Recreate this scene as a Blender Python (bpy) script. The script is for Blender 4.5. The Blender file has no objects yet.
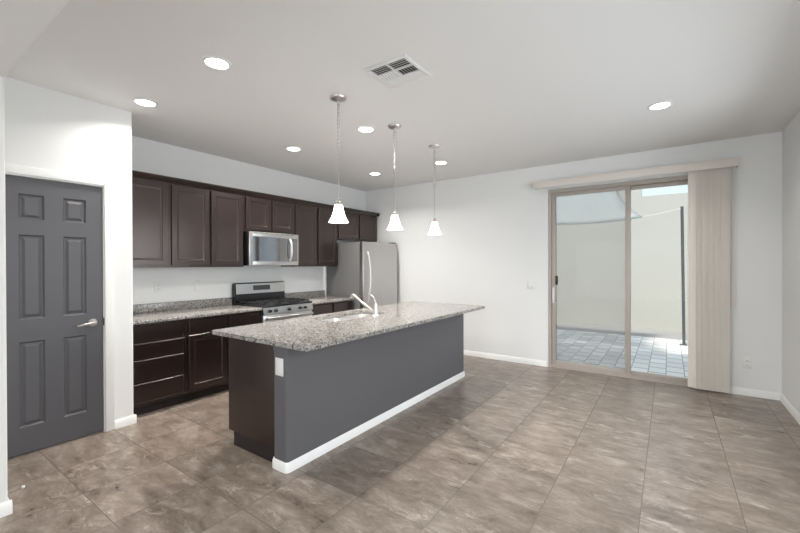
import bpy, bmesh, math, random
from mathutils import Vector, Matrix
random.seed(7)
C = bpy.context.scene.collection
SC = bpy.context.scene
PI = math.pi

# ------------------------------------------------------------------ camera
F_PX, YAW, PITCH, ROLL, CAM_H = 385.0, 0.6097, 0.0049, -0.0023, 1.3954
cd = bpy.data.cameras.new('camera'); cam = bpy.data.objects.new('camera', cd); C.objects.link(cam)
cd.sensor_width = 36.0; cd.lens = F_PX / 800 * 36.0; cd.clip_start = 0.02
cy_, sy_ = math.cos(YAW), math.sin(YAW)
fw = Vector((-sy_*math.cos(PITCH), cy_*math.cos(PITCH), -math.sin(PITCH)))
r0 = Vector((cy_, sy_, 0)); u0 = r0.cross(fw)
rr = r0*math.cos(ROLL) + u0*math.sin(ROLL); uu = u0*math.cos(ROLL) - r0*math.sin(ROLL)
M3 = Matrix((rr, uu, -fw)).transposed()
cam.matrix_world = Matrix.Translation((0, 0, CAM_H)) @ M3.to_4x4()
SC.camera = cam

# ------------------------------------------------------------------ exposure, sky, sun, added fill lamps
SC.view_settings.view_transform = 'Standard'; SC.view_settings.look = 'None'
SC.view_settings.exposure = 0.3; SC.view_settings.gamma = 1.0; SC.view_settings.use_curve_mapping = False
w = bpy.data.worlds.new('sky'); SC.world = w; w.use_nodes = True
bg = w.node_tree.nodes['Background']
bg.inputs[0].default_value = (0.72, 0.85, 1.0, 1); bg.inputs[1].default_value = 1.05

def light(name, kind, loc, energy, color=(1, 1, 1), rot=(0, 0, 0), **kw):
    d = bpy.data.lights.new(name, kind); d.energy = energy; d.color = color
    for k, v in kw.items(): setattr(d, k, v)
    o = bpy.data.objects.new(name, d); C.objects.link(o); o.location = loc; o.rotation_euler = rot
    return o
sun = light('sun', 'SUN', (0, 0, 8), 3.6, (1.0, 0.95, 0.86), angle=0.12)
sun.rotation_euler = Vector((0.12, 0.62, -0.90)).to_track_quat('-Z', 'Y').to_euler()
# added fill lamps outside the added windows, standing in for daylight
for wy in (1.55, 3.45):
    light('fill_side', 'AREA', (1.50, wy, 1.72), 54, (0.95, 0.975, 1.0), (PI/2-0.45, 0, PI/2), shape='RECTANGLE', size=1.7, size_y=1.9)

light('fill_rear', 'AREA', (-1.05, -4.80, 1.25), 100, (0.97, 0.985, 1.0), (PI/2, 0, 0), shape='RECTANGLE', size=3.7, size_y=2.2)  # added fill lamp shining in from behind the camera

# ------------------------------------------------------------------ materials
def mat(name, col, rough=0.5, metal=0.0, spec=0.5, noise=None, bump=None, coat=0.0, tint=None, ior=None):
    m = bpy.data.materials.new(name); m.use_nodes = True
    nt = m.node_tree; b = nt.nodes['Principled BSDF']
    b.inputs['Base Color'].default_value = (*col, 1); b.inputs['Roughness'].default_value = rough
    b.inputs['Metallic'].default_value = metal; b.inputs['Specular IOR Level'].default_value = spec
    b.inputs['Coat Weight'].default_value = coat; b.inputs['Coat Roughness'].default_value = 0.24
    if tint: b.inputs['Specular Tint'].default_value = (*tint, 1); b.inputs['Coat Tint'].default_value = (*tint, 1)
    if ior: b.inputs['IOR'].default_value = ior
    tc = nt.nodes.new('ShaderNodeTexCoord')
    if noise:
        scale, amt, stretch = noise
        mp = nt.nodes.new('ShaderNodeMapping'); mp.inputs['Scale'].default_value = stretch
        n = nt.nodes.new('ShaderNodeTexNoise'); n.inputs['Scale'].default_value = scale; n.inputs['Detail'].default_value = 5
        mx = nt.nodes.new('ShaderNodeMixRGB'); mx.blend_type = 'MIX'
        mx.inputs[1].default_value = (*[c*(1-amt) for c in col], 1); mx.inputs[2].default_value = (*[min(1, c*(1+amt)) for c in col], 1)
        nt.links.new(tc.outputs['Object'], mp.inputs[0]); nt.links.new(mp.outputs[0], n.inputs['Vector'])
        nt.links.new(n.outputs[0], mx.inputs[0]); nt.links.new(mx.outputs[0], b.inputs['Base Color'])
    if bump:
        scale, st = bump
        n = nt.nodes.new('ShaderNodeTexNoise'); n.inputs['Scale'].default_value = scale; n.inputs['Detail'].default_value = 3
        bp = nt.nodes.new('ShaderNodeBump'); bp.inputs['Strength'].default_value = st; bp.inputs['Distance'].default_value = 0.004
        nt.links.new(tc.outputs['Object'], n.inputs['Vector']); nt.links.new(n.outputs[0], bp.inputs['Height'])
        nt.links.new(bp.outputs[0], b.inputs['Normal'])
    return m

def emit(name, col, strength):
    m = bpy.data.materials.new(name); m.use_nodes = True; b = m.node_tree.nodes['Principled BSDF']
    b.inputs['Base Color'].default_value = (0.9, 0.9, 0.9, 1)
    b.inputs['Emission Color'].default_value = (*col, 1); b.inputs['Emission Strength'].default_value = strength
    return m

def tile_floor():
    m = bpy.data.materials.new('stone_tile'); m.use_nodes = True
    nt = m.node_tree; L = nt.links; b = nt.nodes['Principled BSDF']
    N = nt.nodes.new
    tc = N('ShaderNodeTexCoord'); sep = N('ShaderNodeSeparateXYZ'); L.new(tc.outputs['Object'], sep.inputs[0])
    P = 0.467
    def mth(op, a, b_=None):
        n = N('ShaderNodeMath'); n.operation = op
        for i, v in enumerate((a, b_)):
            if v is None: continue
            if isinstance(v, (int, float)): n.inputs[i].default_value = v
            else: L.new(v, n.inputs[i])
        return n.outputs[0]
    tx = mth('DIVIDE', mth('ADD', sep.outputs[0], 0.13 + 20*P), P)
    ty = mth('DIVIDE', mth('SUBTRACT', sep.outputs[1], 1.28 - 20*P), P)
    ix, iy = mth('FLOOR', tx), mth('FLOOR', ty)
    fx, fy = mth('FRACT', tx), mth('FRACT', ty)
    cmb = N('ShaderNodeCombineXYZ'); L.new(ix, cmb.inputs[0]); L.new(iy, cmb.inputs[1])
    wn = N('ShaderNodeTexWhiteNoise'); wn.noise_dimensions = '3D'; L.new(cmb.outputs[0], wn.inputs['Vector'])
    sc_ = N('ShaderNodeVectorMath'); sc_.operation = 'SCALE'; sc_.inputs['Scale'].default_value = 13.0
    L.new(wn.outputs['Color'], sc_.inputs[0])
    ad = N('ShaderNodeVectorMath'); ad.operation = 'ADD'; L.new(tc.outputs['Object'], ad.inputs[0]); L.new(sc_.outputs[0], ad.inputs[1])
    mp = N('ShaderNodeMapping'); mp.inputs['Scale'].default_value = (1.0, 2.1, 1); mp.inputs['Rotation'].default_value = (0, 0, 0.25)
    L.new(ad.outputs[0], mp.inputs[0])
    n1 = N('ShaderNodeTexNoise'); n1.inputs['Scale'].default_value = 4.2; n1.inputs['Detail'].default_value = 14; n1.inputs['Roughness'].default_value = 0.74; n1.inputs['Distortion'].default_value = 0.3
    L.new(mp.outputs[0], n1.inputs['Vector'])
    cr = N('ShaderNodeValToRGB'); e = cr.color_ramp.elements
    e[0].position = 0.32; e[0].color = (0.098, 0.078, 0.065, 1); e[1].position = 0.72; e[1].color = (0.39, 0.345, 0.31, 1)
    k = e.new(0.42); k.color = (0.185, 0.153, 0.130, 1); k = e.new(0.53); k.color = (0.245, 0.207, 0.180, 1)
    L.new(n1.outputs[0], cr.inputs[0])
    # pale flecks gathered along veins
    n2 = N('ShaderNodeTexNoise'); n2.inputs['Scale'].default_value = 7.0; n2.inputs['Detail'].default_value = 13; n2.inputs['Roughness'].default_value = 0.82; n2.inputs['Distortion'].default_value = 0.6
    L.new(mp.outputs[0], n2.inputs['Vector'])
    n3 = N('ShaderNodeTexNoise'); n3.inputs['Scale'].default_value = 2.2; n3.inputs['Detail'].default_value = 4; n3.inputs['Distortion'].default_value = 0.8
    L.new(mp.outputs[0], n3.inputs['Vector'])
    r3 = N('ShaderNodeValToRGB'); r3.color_ramp.elements[0].position = 0.42; r3.color_ramp.elements[1].position = 0.58; L.new(n3.outputs[0], r3.inputs[0])
    r2 = N('ShaderNodeValToRGB'); r2.color_ramp.elements[0].position = 0.52; r2.color_ramp.elements[1].position = 0.64
    r2.color_ramp.elements[1].color = (0.8, 0.8, 0.8, 1); L.new(n2.outputs[0], r2.inputs[0])
    m1 = N('ShaderNodeMixRGB'); L.new(mth('MULTIPLY', r2.outputs[0], r3.outputs[0]), m1.inputs[0]); L.new(cr.outputs[0], m1.inputs[1]); m1.inputs[2].default_value = (0.52, 0.47, 0.425, 1)
    # tone differs a little from tile to tile
    hv = N('ShaderNodeHueSaturation'); hv.inputs['Saturation'].default_value = 1.22; L.new(m1.outputs[0], hv.inputs['Color'])
    L.new(mth('ADD', mth('MULTIPLY', wn.outputs['Value'], 0.26), 0.83), hv.inputs['Value'])
    # grout
    d = mth('MINIMUM', mth('MINIMUM', fx, mth('SUBTRACT', 1.0, fx)), mth('MINIMUM', fy, mth('SUBTRACT', 1.0, fy)))
    g = mth('LESS_THAN', d, 0.0052)
    m2 = N('ShaderNodeMixRGB'); L.new(g, m2.inputs[0]); L.new(hv.outputs[0], m2.inputs[1]); m2.inputs[2].default_value = (0.16, 0.135, 0.118, 1)
    L.new(m2.outputs[0], b.inputs['Base Color'])
    rg = mth('ADD', mth('MULTIPLY', n1.outputs[0], 0.22), mth('ADD', mth('MULTIPLY', g, 0.3), 0.20))
    L.new(rg, b.inputs['Roughness'])
    bp = N('ShaderNodeBump'); bp.inputs['Strength'].default_value = 0.25; bp.inputs['Distance'].default_value = 0.003
    L.new(mth('SUBTRACT', mth('MULTIPLY', n2.outputs[0], 0.4), g), bp.inputs['Height']); L.new(bp.outputs[0], b.inputs['Normal'])
    b.inputs['Specular IOR Level'].default_value = 0.5
    return m

def granite():
    m = bpy.data.materials.new('speckled_granite'); m.use_nodes = True
    nt = m.node_tree; L = nt.links; b = nt.nodes['Principled BSDF']; N = nt.nodes.new
    tc = N('ShaderNodeTexCoord')
    v = N('ShaderNodeTexVoronoi'); v.inputs['Scale'].default_value = 82; L.new(tc.outputs['Object'], v.inputs['Vector'])
    cr = N('ShaderNodeValToRGB'); cr.color_ramp.interpolation = 'CONSTANT'; e = cr.color_ramp.elements
    e[0].position = 0; e[0].color = (0.035, 0.032, 0.03, 1); e[1].position = 0.13; e[1].color = (0.20, 0.185, 0.175, 1)
    for p, c in ((0.30, (0.42, 0.40, 0.375)), (0.52, (0.56, 0.54, 0.51)), (0.74, (0.33, 0.30, 0.28)), (0.86, (0.68, 0.66, 0.63))):
        k = e.new(p); k.color = (*c, 1)
    sp = N('ShaderNodeSeparateColor'); L.new(v.outputs['Color'], sp.inputs[0]); L.new(sp.outputs[0], cr.inputs[0])
    n = N('ShaderNodeTexNoise'); n.inputs['Scale'].default_value = 28; n.inputs['Detail'].default_value = 6; n.inputs['Roughness'].default_value = 0.8
    L.new(tc.outputs['Object'], n.inputs['Vector'])
    r2 = N('ShaderNodeValToRGB'); r2.color_ramp.elements[0].position = 0.36; r2.color_ramp.elements[1].position = 0.64
    r2.color_ramp.elements[0].color = (0.27, 0.25, 0.235, 1); r2.color_ramp.elements[1].color = (0.60, 0.575, 0.55, 1)
    L.new(n.outputs[0], r2.inputs[0])
    mx = N('ShaderNodeMixRGB'); mx.inputs[0].default_value = 0.32; L.new(cr.outputs[0], mx.inputs[1]); L.new(r2.outputs[0], mx.inputs[2])
    dk = N('ShaderNodeMixRGB'); dk.blend_type = 'MULTIPLY'; dk.inputs[0].default_value = 1.0; dk.inputs[2].default_value = (0.64, 0.635, 0.63, 1)
    L.new(mx.outputs[0], dk.inputs[1]); L.new(dk.outputs[0], b.inputs['Base Color']); b.inputs['Roughness'].default_value = 0.16
    return m

def pavers():
    m = bpy.data.materials.new('concrete_pavers'); m.use_nodes = True
    nt = m.node_tree; L = nt.links; b = nt.nodes['Principled BSDF']; N = nt.nodes.new
    def mth(op, a, b_=None):
        n = N('ShaderNodeMath'); n.operation = op
        for i, v in enumerate((a, b_)):
            if v is None: continue
            if isinstance(v, (int, float)): n.inputs[i].default_value = v
            else: L.new(v, n.inputs[i])
        return n.outputs[0]
    g = N('ShaderNodeNewGeometry'); sp = N('ShaderNodeSeparateXYZ'); L.new(g.outputs['Position'], sp.inputs[0])
    tx = mth('DIVIDE', mth('ADD', sp.outputs[0], 20.03), 0.20); row = mth('FLOOR', tx); fx = mth('FRACT', tx)
    ty = mth('ADD', mth('DIVIDE', sp.outputs[1], 0.30), mth('MULTIPLY', row, 0.5)); col = mth('FLOOR', ty); fy = mth('FRACT', ty)
    c = N('ShaderNodeCombineXYZ'); L.new(row, c.inputs[0]); L.new(col, c.inputs[1])
    wn = N('ShaderNodeTexWhiteNoise'); L.new(c.outputs[0], wn.inputs['Vector'])
    jx = mth('LESS_THAN', mth('MINIMUM', fx, mth('SUBTRACT', 1.0, fx)), 0.028)
    jy = mth('LESS_THAN', mth('MINIMUM', fy, mth('SUBTRACT', 1.0, fy)), 0.050)
    r = N('ShaderNodeMixRGB'); L.new(wn.outputs['Value'], r.inputs[0]); r.inputs[1].default_value = (0.58, 0.575, 0.56, 1); r.inputs[2].default_value = (0.82, 0.81, 0.79, 1)
    j = N('ShaderNodeMixRGB'); L.new(mth('MAXIMUM', jx, jy), j.inputs[0]); L.new(r.outputs[0], j.inputs[1]); j.inputs[2].default_value = (0.33, 0.33, 0.325, 1)
    L.new(j.outputs[0], b.inputs['Base Color']); b.inputs['Roughness'].default_value = 0.75
    return m

def glass(name, tint):
    m = bpy.data.materials.new(name); m.use_nodes = True; nt = m.node_tree; nt.nodes.clear(); N = nt.nodes.new
    o = N('ShaderNodeOutputMaterial'); mx = N('ShaderNodeMixShader'); t = N('ShaderNodeBsdfTransparent'); g = N('ShaderNodeBsdfGlossy')
    fr = N('ShaderNodeFresnel'); fr.inputs[0].default_value = 1.11
    t.inputs[0].default_value = (*tint, 1); g.inputs['Roughness'].default_value = 0.0
    nt.links.new(fr.outputs[0], mx.inputs[0]); nt.links.new(t.outputs[0], mx.inputs[1]); nt.links.new(g.outputs[0], mx.inputs[2]); nt.links.new(mx.outputs[0], o.inputs[0])
    return m

def mesh_screen():
    m = bpy.data.materials.new('insect_mesh'); m.use_nodes = True; nt = m.node_tree; nt.nodes.clear(); N = nt.nodes.new
    o = N('ShaderNodeOutputMaterial'); mx = N('ShaderNodeMixShader'); t = N('ShaderNodeBsdfTransparent'); d = N('ShaderNodeBsdfDiffuse')
    d.inputs[0].default_value = (0.42, 0.42, 0.41, 1); mx.inputs[0].default_value = 0.22
    nt.links.new(t.outputs[0], mx.inputs[1]); nt.links.new(d.outputs[0], mx.inputs[2]); nt.links.new(mx.outputs[0], o.inputs[0])
    return m

def fabric_translucent():
    m = bpy.data.materials.new('shade_fabric'); m.use_nodes = True; nt = m.node_tree; nt.nodes.clear(); N = nt.nodes.new
    o = N('ShaderNodeOutputMaterial'); mx = N('ShaderNodeMixShader'); t = N('ShaderNodeBsdfTranslucent'); d = N('ShaderNodeBsdfDiffuse')
    d.inputs[0].default_value = (0.72, 0.73, 0.72, 1); t.inputs[0].default_value = (0.85, 0.86, 0.85, 1); mx.inputs[0].default_value = 0.7
    nt.links.new(d.outputs[0], mx.inputs[1]); nt.links.new(t.outputs[0], mx.inputs[2]); nt.links.new(mx.outputs[0], o.inputs[0])
    return m

WALL = mat('white_wall_paint', (0.81, 0.815, 0.81), 0.7, spec=0.25, bump=(180, 0.12))
CEIL = mat('ceiling_paint', (0.82, 0.813, 0.807), 0.85, spec=0.2, bump=(140, 0.12))
TRIM = mat('white_trim_paint', (0.86, 0.86, 0.85), 0.4, noise=(6, 0.01, (1, 1, 1)))
FLOOR = tile_floor()
GRAN = granite()
PAVE = pavers()
WOOD = mat('espresso_wood', (0.0115, 0.0068, 0.0060), 0.30, noise=(9, 0.28, (6, 6, 0.6)), coat=0.6, tint=(1.0, 0.86, 0.82))
DARK = mat('espresso_toe_kick', (0.018, 0.012, 0.011), 0.6, noise=(9, 0.2, (6, 6, 0.6)))  # matte espresso brown of the toe kicks
GREY = mat('slate_grey_paint', (0.116, 0.114, 0.121), 0.5, spec=0.4, bump=(160, 0.10))
DOORP = mat('charcoal_door_paint', (0.086, 0.085, 0.094), 0.42, noise=(5, 0.04, (1, 1, 1)))
STEEL = mat('brushed_steel', (0.52, 0.51, 0.50), 0.30, 1.0, noise=(30, 0.05, (1, 1, 0.05)))
STEELS = mat('sink_steel', (0.74, 0.73, 0.715), 0.33, 0.8, noise=(30, 0.04, (1, 1, 1)))
FSIDE = mat('grey_fridge_side', (0.16, 0.158, 0.158), 0.45, noise=(60, 0.05, (1, 1, 1)))
NICK = mat('brushed_nickel', (0.60, 0.57, 0.54), 0.28, 1.0, noise=(40, 0.05, (1, 1, 1)))
CHROME = mat('satin_faucet', (0.60, 0.585, 0.565), 0.30, 1.0, noise=(40, 0.03, (1, 1, 1)))
BLACK = mat('black_enamel', (0.012, 0.012, 0.013), 0.25, noise=(40, 0.1, (1, 1, 1)))
IRON = mat('cast_iron', (0.016, 0.016, 0.017), 0.6, bump=(300, 0.2))
BGLASS = mat('dark_glass', (0.02, 0.02, 0.022), 0.04, noise=(3, 0.02, (1, 1, 1)), ior=3.0)
DISP = mat('display_panel', (0.05, 0.05, 0.052), 0.2, noise=(300, 0.6, (1, 1, 1)))
PLATE = mat('white_plastic', (0.82, 0.82, 0.80), 0.35, noise=(6, 0.01, (1, 1, 1)))
SLOT = mat('dark_slot', (0.05, 0.05, 0.05), 0.6, noise=(20, 0.1, (1, 1, 1)))
ALU = mat('taupe_aluminium', (0.44, 0.39, 0.35), 0.45, noise=(10, 0.04, (1, 1, 1)))
SLAT = mat('beige_slat', (0.84, 0.785, 0.725), 0.6, noise=(22, 0.07, (14, 14, 0.25)))
VAL = mat('beige_valance', (0.74, 0.685, 0.635), 0.55, noise=(22, 0.05, (0.3, 5, 5)))
STUCCO = mat('cream_stucco', (0.465, 0.452, 0.412), 0.9, noise=(3, 0.05, (1, 1, 1)), bump=(45, 0.6))
GRAVEL = mat('grey_gravel', (0.34, 0.33, 0.325), 0.95, noise=(120, 0.35, (1, 1, 1)), bump=(120, 1.0))
EXT = mat('exterior_stucco', (0.6, 0.57, 0.5), 0.9, noise=(8, 0.05, (1, 1, 1)))
GLASS = glass('window_glass', (0.96, 0.97, 0.965))
MESHS = mesh_screen()
SAILM = fabric_translucent()
POLE = mat('dark_steel_pole', (0.10, 0.105, 0.11), 0.5, 0.3, noise=(20, 0.1, (1, 1, 1)))
ROPE = mat('pale_rope', (0.7, 0.69, 0.66), 0.8, noise=(60, 0.1, (1, 1, 1)))
LENS = emit('lamp_lens', (1.0, 0.97, 0.93), 7.0)
def frosted():
    m = bpy.data.materials.new('frosted_glass'); m.use_nodes = True; nt = m.node_tree; nt.nodes.clear(); N = nt.nodes.new
    o = N('ShaderNodeOutputMaterial'); mx = N('ShaderNodeMixShader'); t = N('ShaderNodeBsdfTranslucent'); d = N('ShaderNodeBsdfDiffuse')
    t.inputs[0].default_value = (0.95, 0.93, 0.90, 1); d.inputs[0].default_value = (0.9, 0.9, 0.88, 1); mx.inputs[0].default_value = 0.35
    nt.links.new(t.outputs[0], mx.inputs[1]); nt.links.new(d.outputs[0], mx.inputs[2])
    em = N('ShaderNodeEmission'); em.inputs[0].default_value = (1.0, 0.975, 0.94, 1); em.inputs[1].default_value = 2.2; ad = N('ShaderNodeAddShader')
    nt.links.new(mx.outputs[0], ad.inputs[0]); nt.links.new(em.outputs[0], ad.inputs[1]); nt.links.new(ad.outputs[0], o.inputs[0])
    return m
SHADE = frosted()
VENTM = mat('white_vent_enamel', (0.80, 0.80, 0.80), 0.4, noise=(8, 0.01, (1, 1, 1)))

# ------------------------------------------------------------------ mesh helpers (world coordinates)
class MB:
    def __init__(s): s.bm = bmesh.new()
    def box(s, x0, x1, y0, y1, z0, z1, bev=0.0, seg=2):
        t = bmesh.new()
        bmesh.ops.create_cube(t, size=1.0)
        for v in t.verts:
            v.co = Vector(((x0+x1)/2 + v.co.x*(x1-x0), (y0+y1)/2 + v.co.y*(y1-y0), (z0+z1)/2 + v.co.z*(z1-z0)))
        if bev: bmesh.ops.bevel(t, geom=list(t.edges), offset=bev, segments=seg, affect='EDGES', profile=0.5)
        s.join(t); return s
    def join(s, t):
        me = bpy.data.meshes.new('tmp'); t.to_mesh(me); t.free(); s.bm.from_mesh(me); bpy.data.meshes.remove(me)
    def prism(s, pts, axis, a0, a1):
        """polygon pts (2-D) swept along axis from a0 to a1"""
        def mk(p, a):
            return {'z': (p[0], p[1], a), 'x': (a, p[0], p[1]), 'y': (p[0], a, p[1])}[axis]
        A = [s.bm.verts.new(mk(p, a0)) for p in pts]; B = [s.bm.verts.new(mk(p, a1)) for p in pts]
        n = len(pts); s.bm.faces.new(A); s.bm.faces.new(B[::-1])
        for i in range(n): s.bm.faces.new((A[i], B[i], B[(i+1) % n], A[(i+1) % n]))
        return s
    def loft(s, rings, cap0=True, cap1=True):
        R = [[s.bm.verts.new(p) for p in r] for r in rings]
        n = len(R[0])
        for a, b in zip(R, R[1:]):
            for i in range(n): s.bm.faces.new((a[i], a[(i+1) % n], b[(i+1) % n], b[i]))
        if cap0: s.bm.faces.new(R[0][::-1])
        if cap1: s.bm.faces.new(R[-1])
        return s
    def tube(s, path, rad, n=12, cap=True):
        P = [Vector(p) for p in path]; rads = rad if isinstance(rad, (list, tuple)) else [rad]*len(P)
        rings = []; up = None
        for i, p in enumerate(P):
            d = (P[min(i+1, len(P)-1)] - P[max(i-1, 0)]).normalized()
            if up is None: up = Vector((0, 0, 1)) if abs(d.z) < 0.9 else Vector((1, 0, 0))
            a = d.cross(up).normalized(); b = a.cross(d).normalized(); up = b
            rings.append([p + (a*math.cos(2*PI*k/n) + b*math.sin(2*PI*k/n))*rads[i] for k in range(n)])
        return s.loft(rings, cap, cap)
    def lathe(s, prof, c, n=32, cap0=True, cap1=True, axis='z'):
        rings = []
        for r, h in prof:
            ring = []
            for k in range(n):
                a = 2*PI*k/n; p = (r*math.cos(a), r*math.sin(a), h)
                if axis == 'x': p = (p[2], p[0], p[1])
                if axis == 'y': p = (p[0], p[2], p[1])
                ring.append((c[0]+p[0], c[1]+p[1], c[2]+p[2]))
            rings.append(ring)
        return s.loft(rings, cap0, cap1)
    def plate(s, m, a0, a1, b0, b1, rings, cap0=True):
        """stepped rectangular plate; m(a,b,d) -> world; rings = (inset, depth)"""
        R = [[m(a0+i, b0+i, d), m(a1-i, b0+i, d), m(a1-i, b1-i, d), m(a0+i, b1-i, d)] for i, d in rings]
        return s.loft(R, cap0, True)
    def build(s, name, material, parent=None, smooth=40):
        bmesh.ops.remove_doubles(s.bm, verts=s.bm.verts, dist=1e-5)
        bmesh.ops.recalc_face_normals(s.bm, faces=s.bm.faces)
        vs = [v.co for v in s.bm.verts]
        if parent is None:
            o0 = Vector(((min(v.x for v in vs)+max(v.x for v in vs))/2, (min(v.y for v in vs)+max(v.y for v in vs))/2, min(v.z for v in vs)))
        else:
            o0 = wloc(parent)
        if name == 'floor': o0 = Vector((0, 0, 0))
        bmesh.ops.translate(s.bm, verts=s.bm.verts, vec=-o0)
        me = bpy.data.meshes.new(name); s.bm.to_mesh(me); s.bm.free()
        for f in me.polygons: f.use_smooth = True
        me.set_sharp_from_angle(angle=math.radians(smooth))
        me.materials.append(material)
        o = bpy.data.objects.new(name, me); C.objects.link(o)
        if parent is None: o.location = o0
        else: o.parent = parent; o.location = (0, 0, 0)
        return o
def wloc(o):
    l = Vector(o.location)
    while o.parent: o = o.parent; l += Vector(o.location)
    return l
def tag(o, label, cat, group=None, kind=None):
    o['label'] = label; o['category'] = cat
    if group: o['group'] = group
    if kind: o['kind'] = kind
    return o
def thing(name, loc, label, cat, group=None, kind=None):
    o = bpy.data.objects.new(name, None); C.objects.link(o); o.location = loc; o.empty_display_size = 0.1
    return tag(o, label, cat, group, kind)
def struct(o, label, cat): return tag(o, label, cat, kind='structure')
def dup(src, loc, label=None):
    c = src.copy(); C.objects.link(c); c.location = loc
    if label: c['label'] = label
    for ch in src.children:
        d = ch.copy(); C.objects.link(d); d.parent = c
        for g in ch.children:
            e = g.copy(); C.objects.link(e); e.parent = d
    return c
def arc(cx, cy, r, a0, a1, n=6):
    return [(cx + r*math.cos(a0+(a1-a0)*i/n), cy + r*math.sin(a0+(a1-a0)*i/n)) for i in range(n+1)]
def rrect(x0, x1, y0, y1, r, n=5):
    return (arc(x0+r, y0+r, r, PI, 1.5*PI, n) + arc(x1-r, y0+r, r, 1.5*PI, 2*PI, n)
            + arc(x1-r, y1-r, r, 0, .5*PI, n) + arc(x0+r, y1-r, r, .5*PI, PI, n))

# ------------------------------------------------------------------ room shell
YB, XR, XK, XP, YP = 5.439, 0.943, -4.570, -3.873, 1.438
JX, JY, ZC, ZS, YR = -3.040, 0.5065, 2.740, 2.4455, -4.5
T = 0.12
struct(MB().box(XK-T, XR+T, YR-T, YB+0.02, -0.12, 0).build('floor', FLOOR), 'brown grey stone-look square tile floor of the whole room', 'floor')
struct(MB().box(XK-T, XR+T, YR-T, YB+0.15, ZC, ZC+0.22).build('ceiling', CEIL), 'flat pale ceiling over kitchen and dining area', 'ceiling')
pr = [(YR, ZS)] + [(JY+0.008-0.02 + 0.02*math.sin(a*PI/12), ZS+0.02 - 0.02*math.cos(a*PI/12)) for a in range(7)] + [(JY+0.008, ZC), (YR, ZC)]
struct(MB().prism(pr, 'x', JX, XR).build('ceiling_soffit', CEIL), 'lower dropped ceiling with rounded edge at upper left corner', 'ceiling')
struct(MB().box(XK-T, XK, JY-T, YB, 0, ZC).build('wall_left', WALL), 'white kitchen wall behind the dark cabinets', 'wall')
mb = MB()
mb.box(XK-T, -1.345, YB, YB+0.15, 0, ZC).box(0.495, XR+T, YB, YB+0.15, 0, ZC).box(-1.345, 0.495, YB, YB+0.15, 2.405, ZC)
struct(mb.build('wall_back', WALL), 'white back wall with the sliding patio door', 'wall')
mb = MB().box(XR, XR+T, 4.25, YB, 0, ZC).box(XR, XR+T, YR-T, 0.75, 0, ZC).box(XR, XR+T, 2.35, 2.65, 0.45, 2.25)
mb.box(XR, XR+T, 0.75, 4.25, 0, 0.45).box(XR, XR+T, 0.75, 4.25, 2.25, ZC)
struct(mb.build('wall_right', WALL), 'white wall at the right edge of the view', 'wall')
mb = MB()   # pantry block: end wall with rounded corner, head over the door
pts = [(XK, YP-T), (XP-T, YP-T), (XP-T, 1.222), (XP, 1.222)] + arc(XP-0.02, YP-0.02, 0.02, 0, PI/2) + [(XK, YP)]
mb.prism(pts, 'z', 0, ZC).box(XP-T, XP, 0.594, 1.222, 2.056, ZC).box(XP-T, XP, JY, 0.594, 0, ZC)
struct(mb.build('wall_pantry', WALL), 'white wall around the grey panel door at left', 'wall')
pts = [(XP-T, JY)] + arc(JX-0.02, JY-0.02, 0.02, PI/2, 0) + [(JX, YR), (JX-T, YR), (JX-T, JY-T), (XP-T, JY-T)]
struct(MB().prism(pts, 'z', 0, ZC).build('wall_hall', WALL), 'white wall end with rounded corner at far left edge', 'wall')
# wall behind the camera; its opening and two windows in the right wall are added for light
mb = MB().box(JX, -2.90, YR-T, YR, 0, ZC).box(0.80, XR, YR-T, YR, 0, ZC).box(-2.90, 0.80, YR-T, YR, 0, 0.12).box(-2.90, 0.80, YR-T, YR, 2.30, ZC)
struct(mb.build('wall_rear', WALL), 'white wall behind the camera around an added wide window', 'wall')
t = thing('window_3', (-1.05, YR-0.07, 0.12), 'very wide white framed window added behind the camera to let fill light in', 'window', kind='structure')  # added to pass the rear fill light
f = MB().box(-2.90, 0.80, YR-.10, YR-.04, .12, .18).box(-2.90, 0.80, YR-.10, YR-.04, 2.24, 2.30)
for fx_ in (-2.87, -1.69, -0.41, 0.77): f.box(fx_-.03, fx_+.03, YR-.10, YR-.04, .18, 2.24)
f.build('window_frame', TRIM, t)
MB().box(-2.85, 0.75, YR-.074, YR-.068, .17, 2.25).build('pane', GLASS, t)
for i, (a, b) in enumerate(((0.75, 2.35), (2.65, 4.25))):  # unseen windows added to pass the side fill light
    t = thing('window_%d' % (i+1), (XR+0.06, (a+b)/2, 0.45), 'wide white framed window added for light in the right wall outside the view, %s' % ('the one near the camera' if i == 0 else 'the one near the patio door'), 'window', kind='structure')
    f = MB()
    f.box(XR+.04, XR+.10, a, b, .45, .51).box(XR+.04, XR+.10, a, b, 2.19, 2.25)
    f.box(XR+.04, XR+.10, a, a+.06, .51, 2.19).box(XR+.04, XR+.10, b-.06, b, .51, 2.19).box(XR+.04, XR+.10, (a+b)/2-.03, (a+b)/2+.03, .51, 2.19)
    f.build('window_frame', TRIM, t)
    MB().box(XR+.068, XR+.074, a+.05, b-.05, .50, 2.20).build('pane', GLASS, t)

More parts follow.
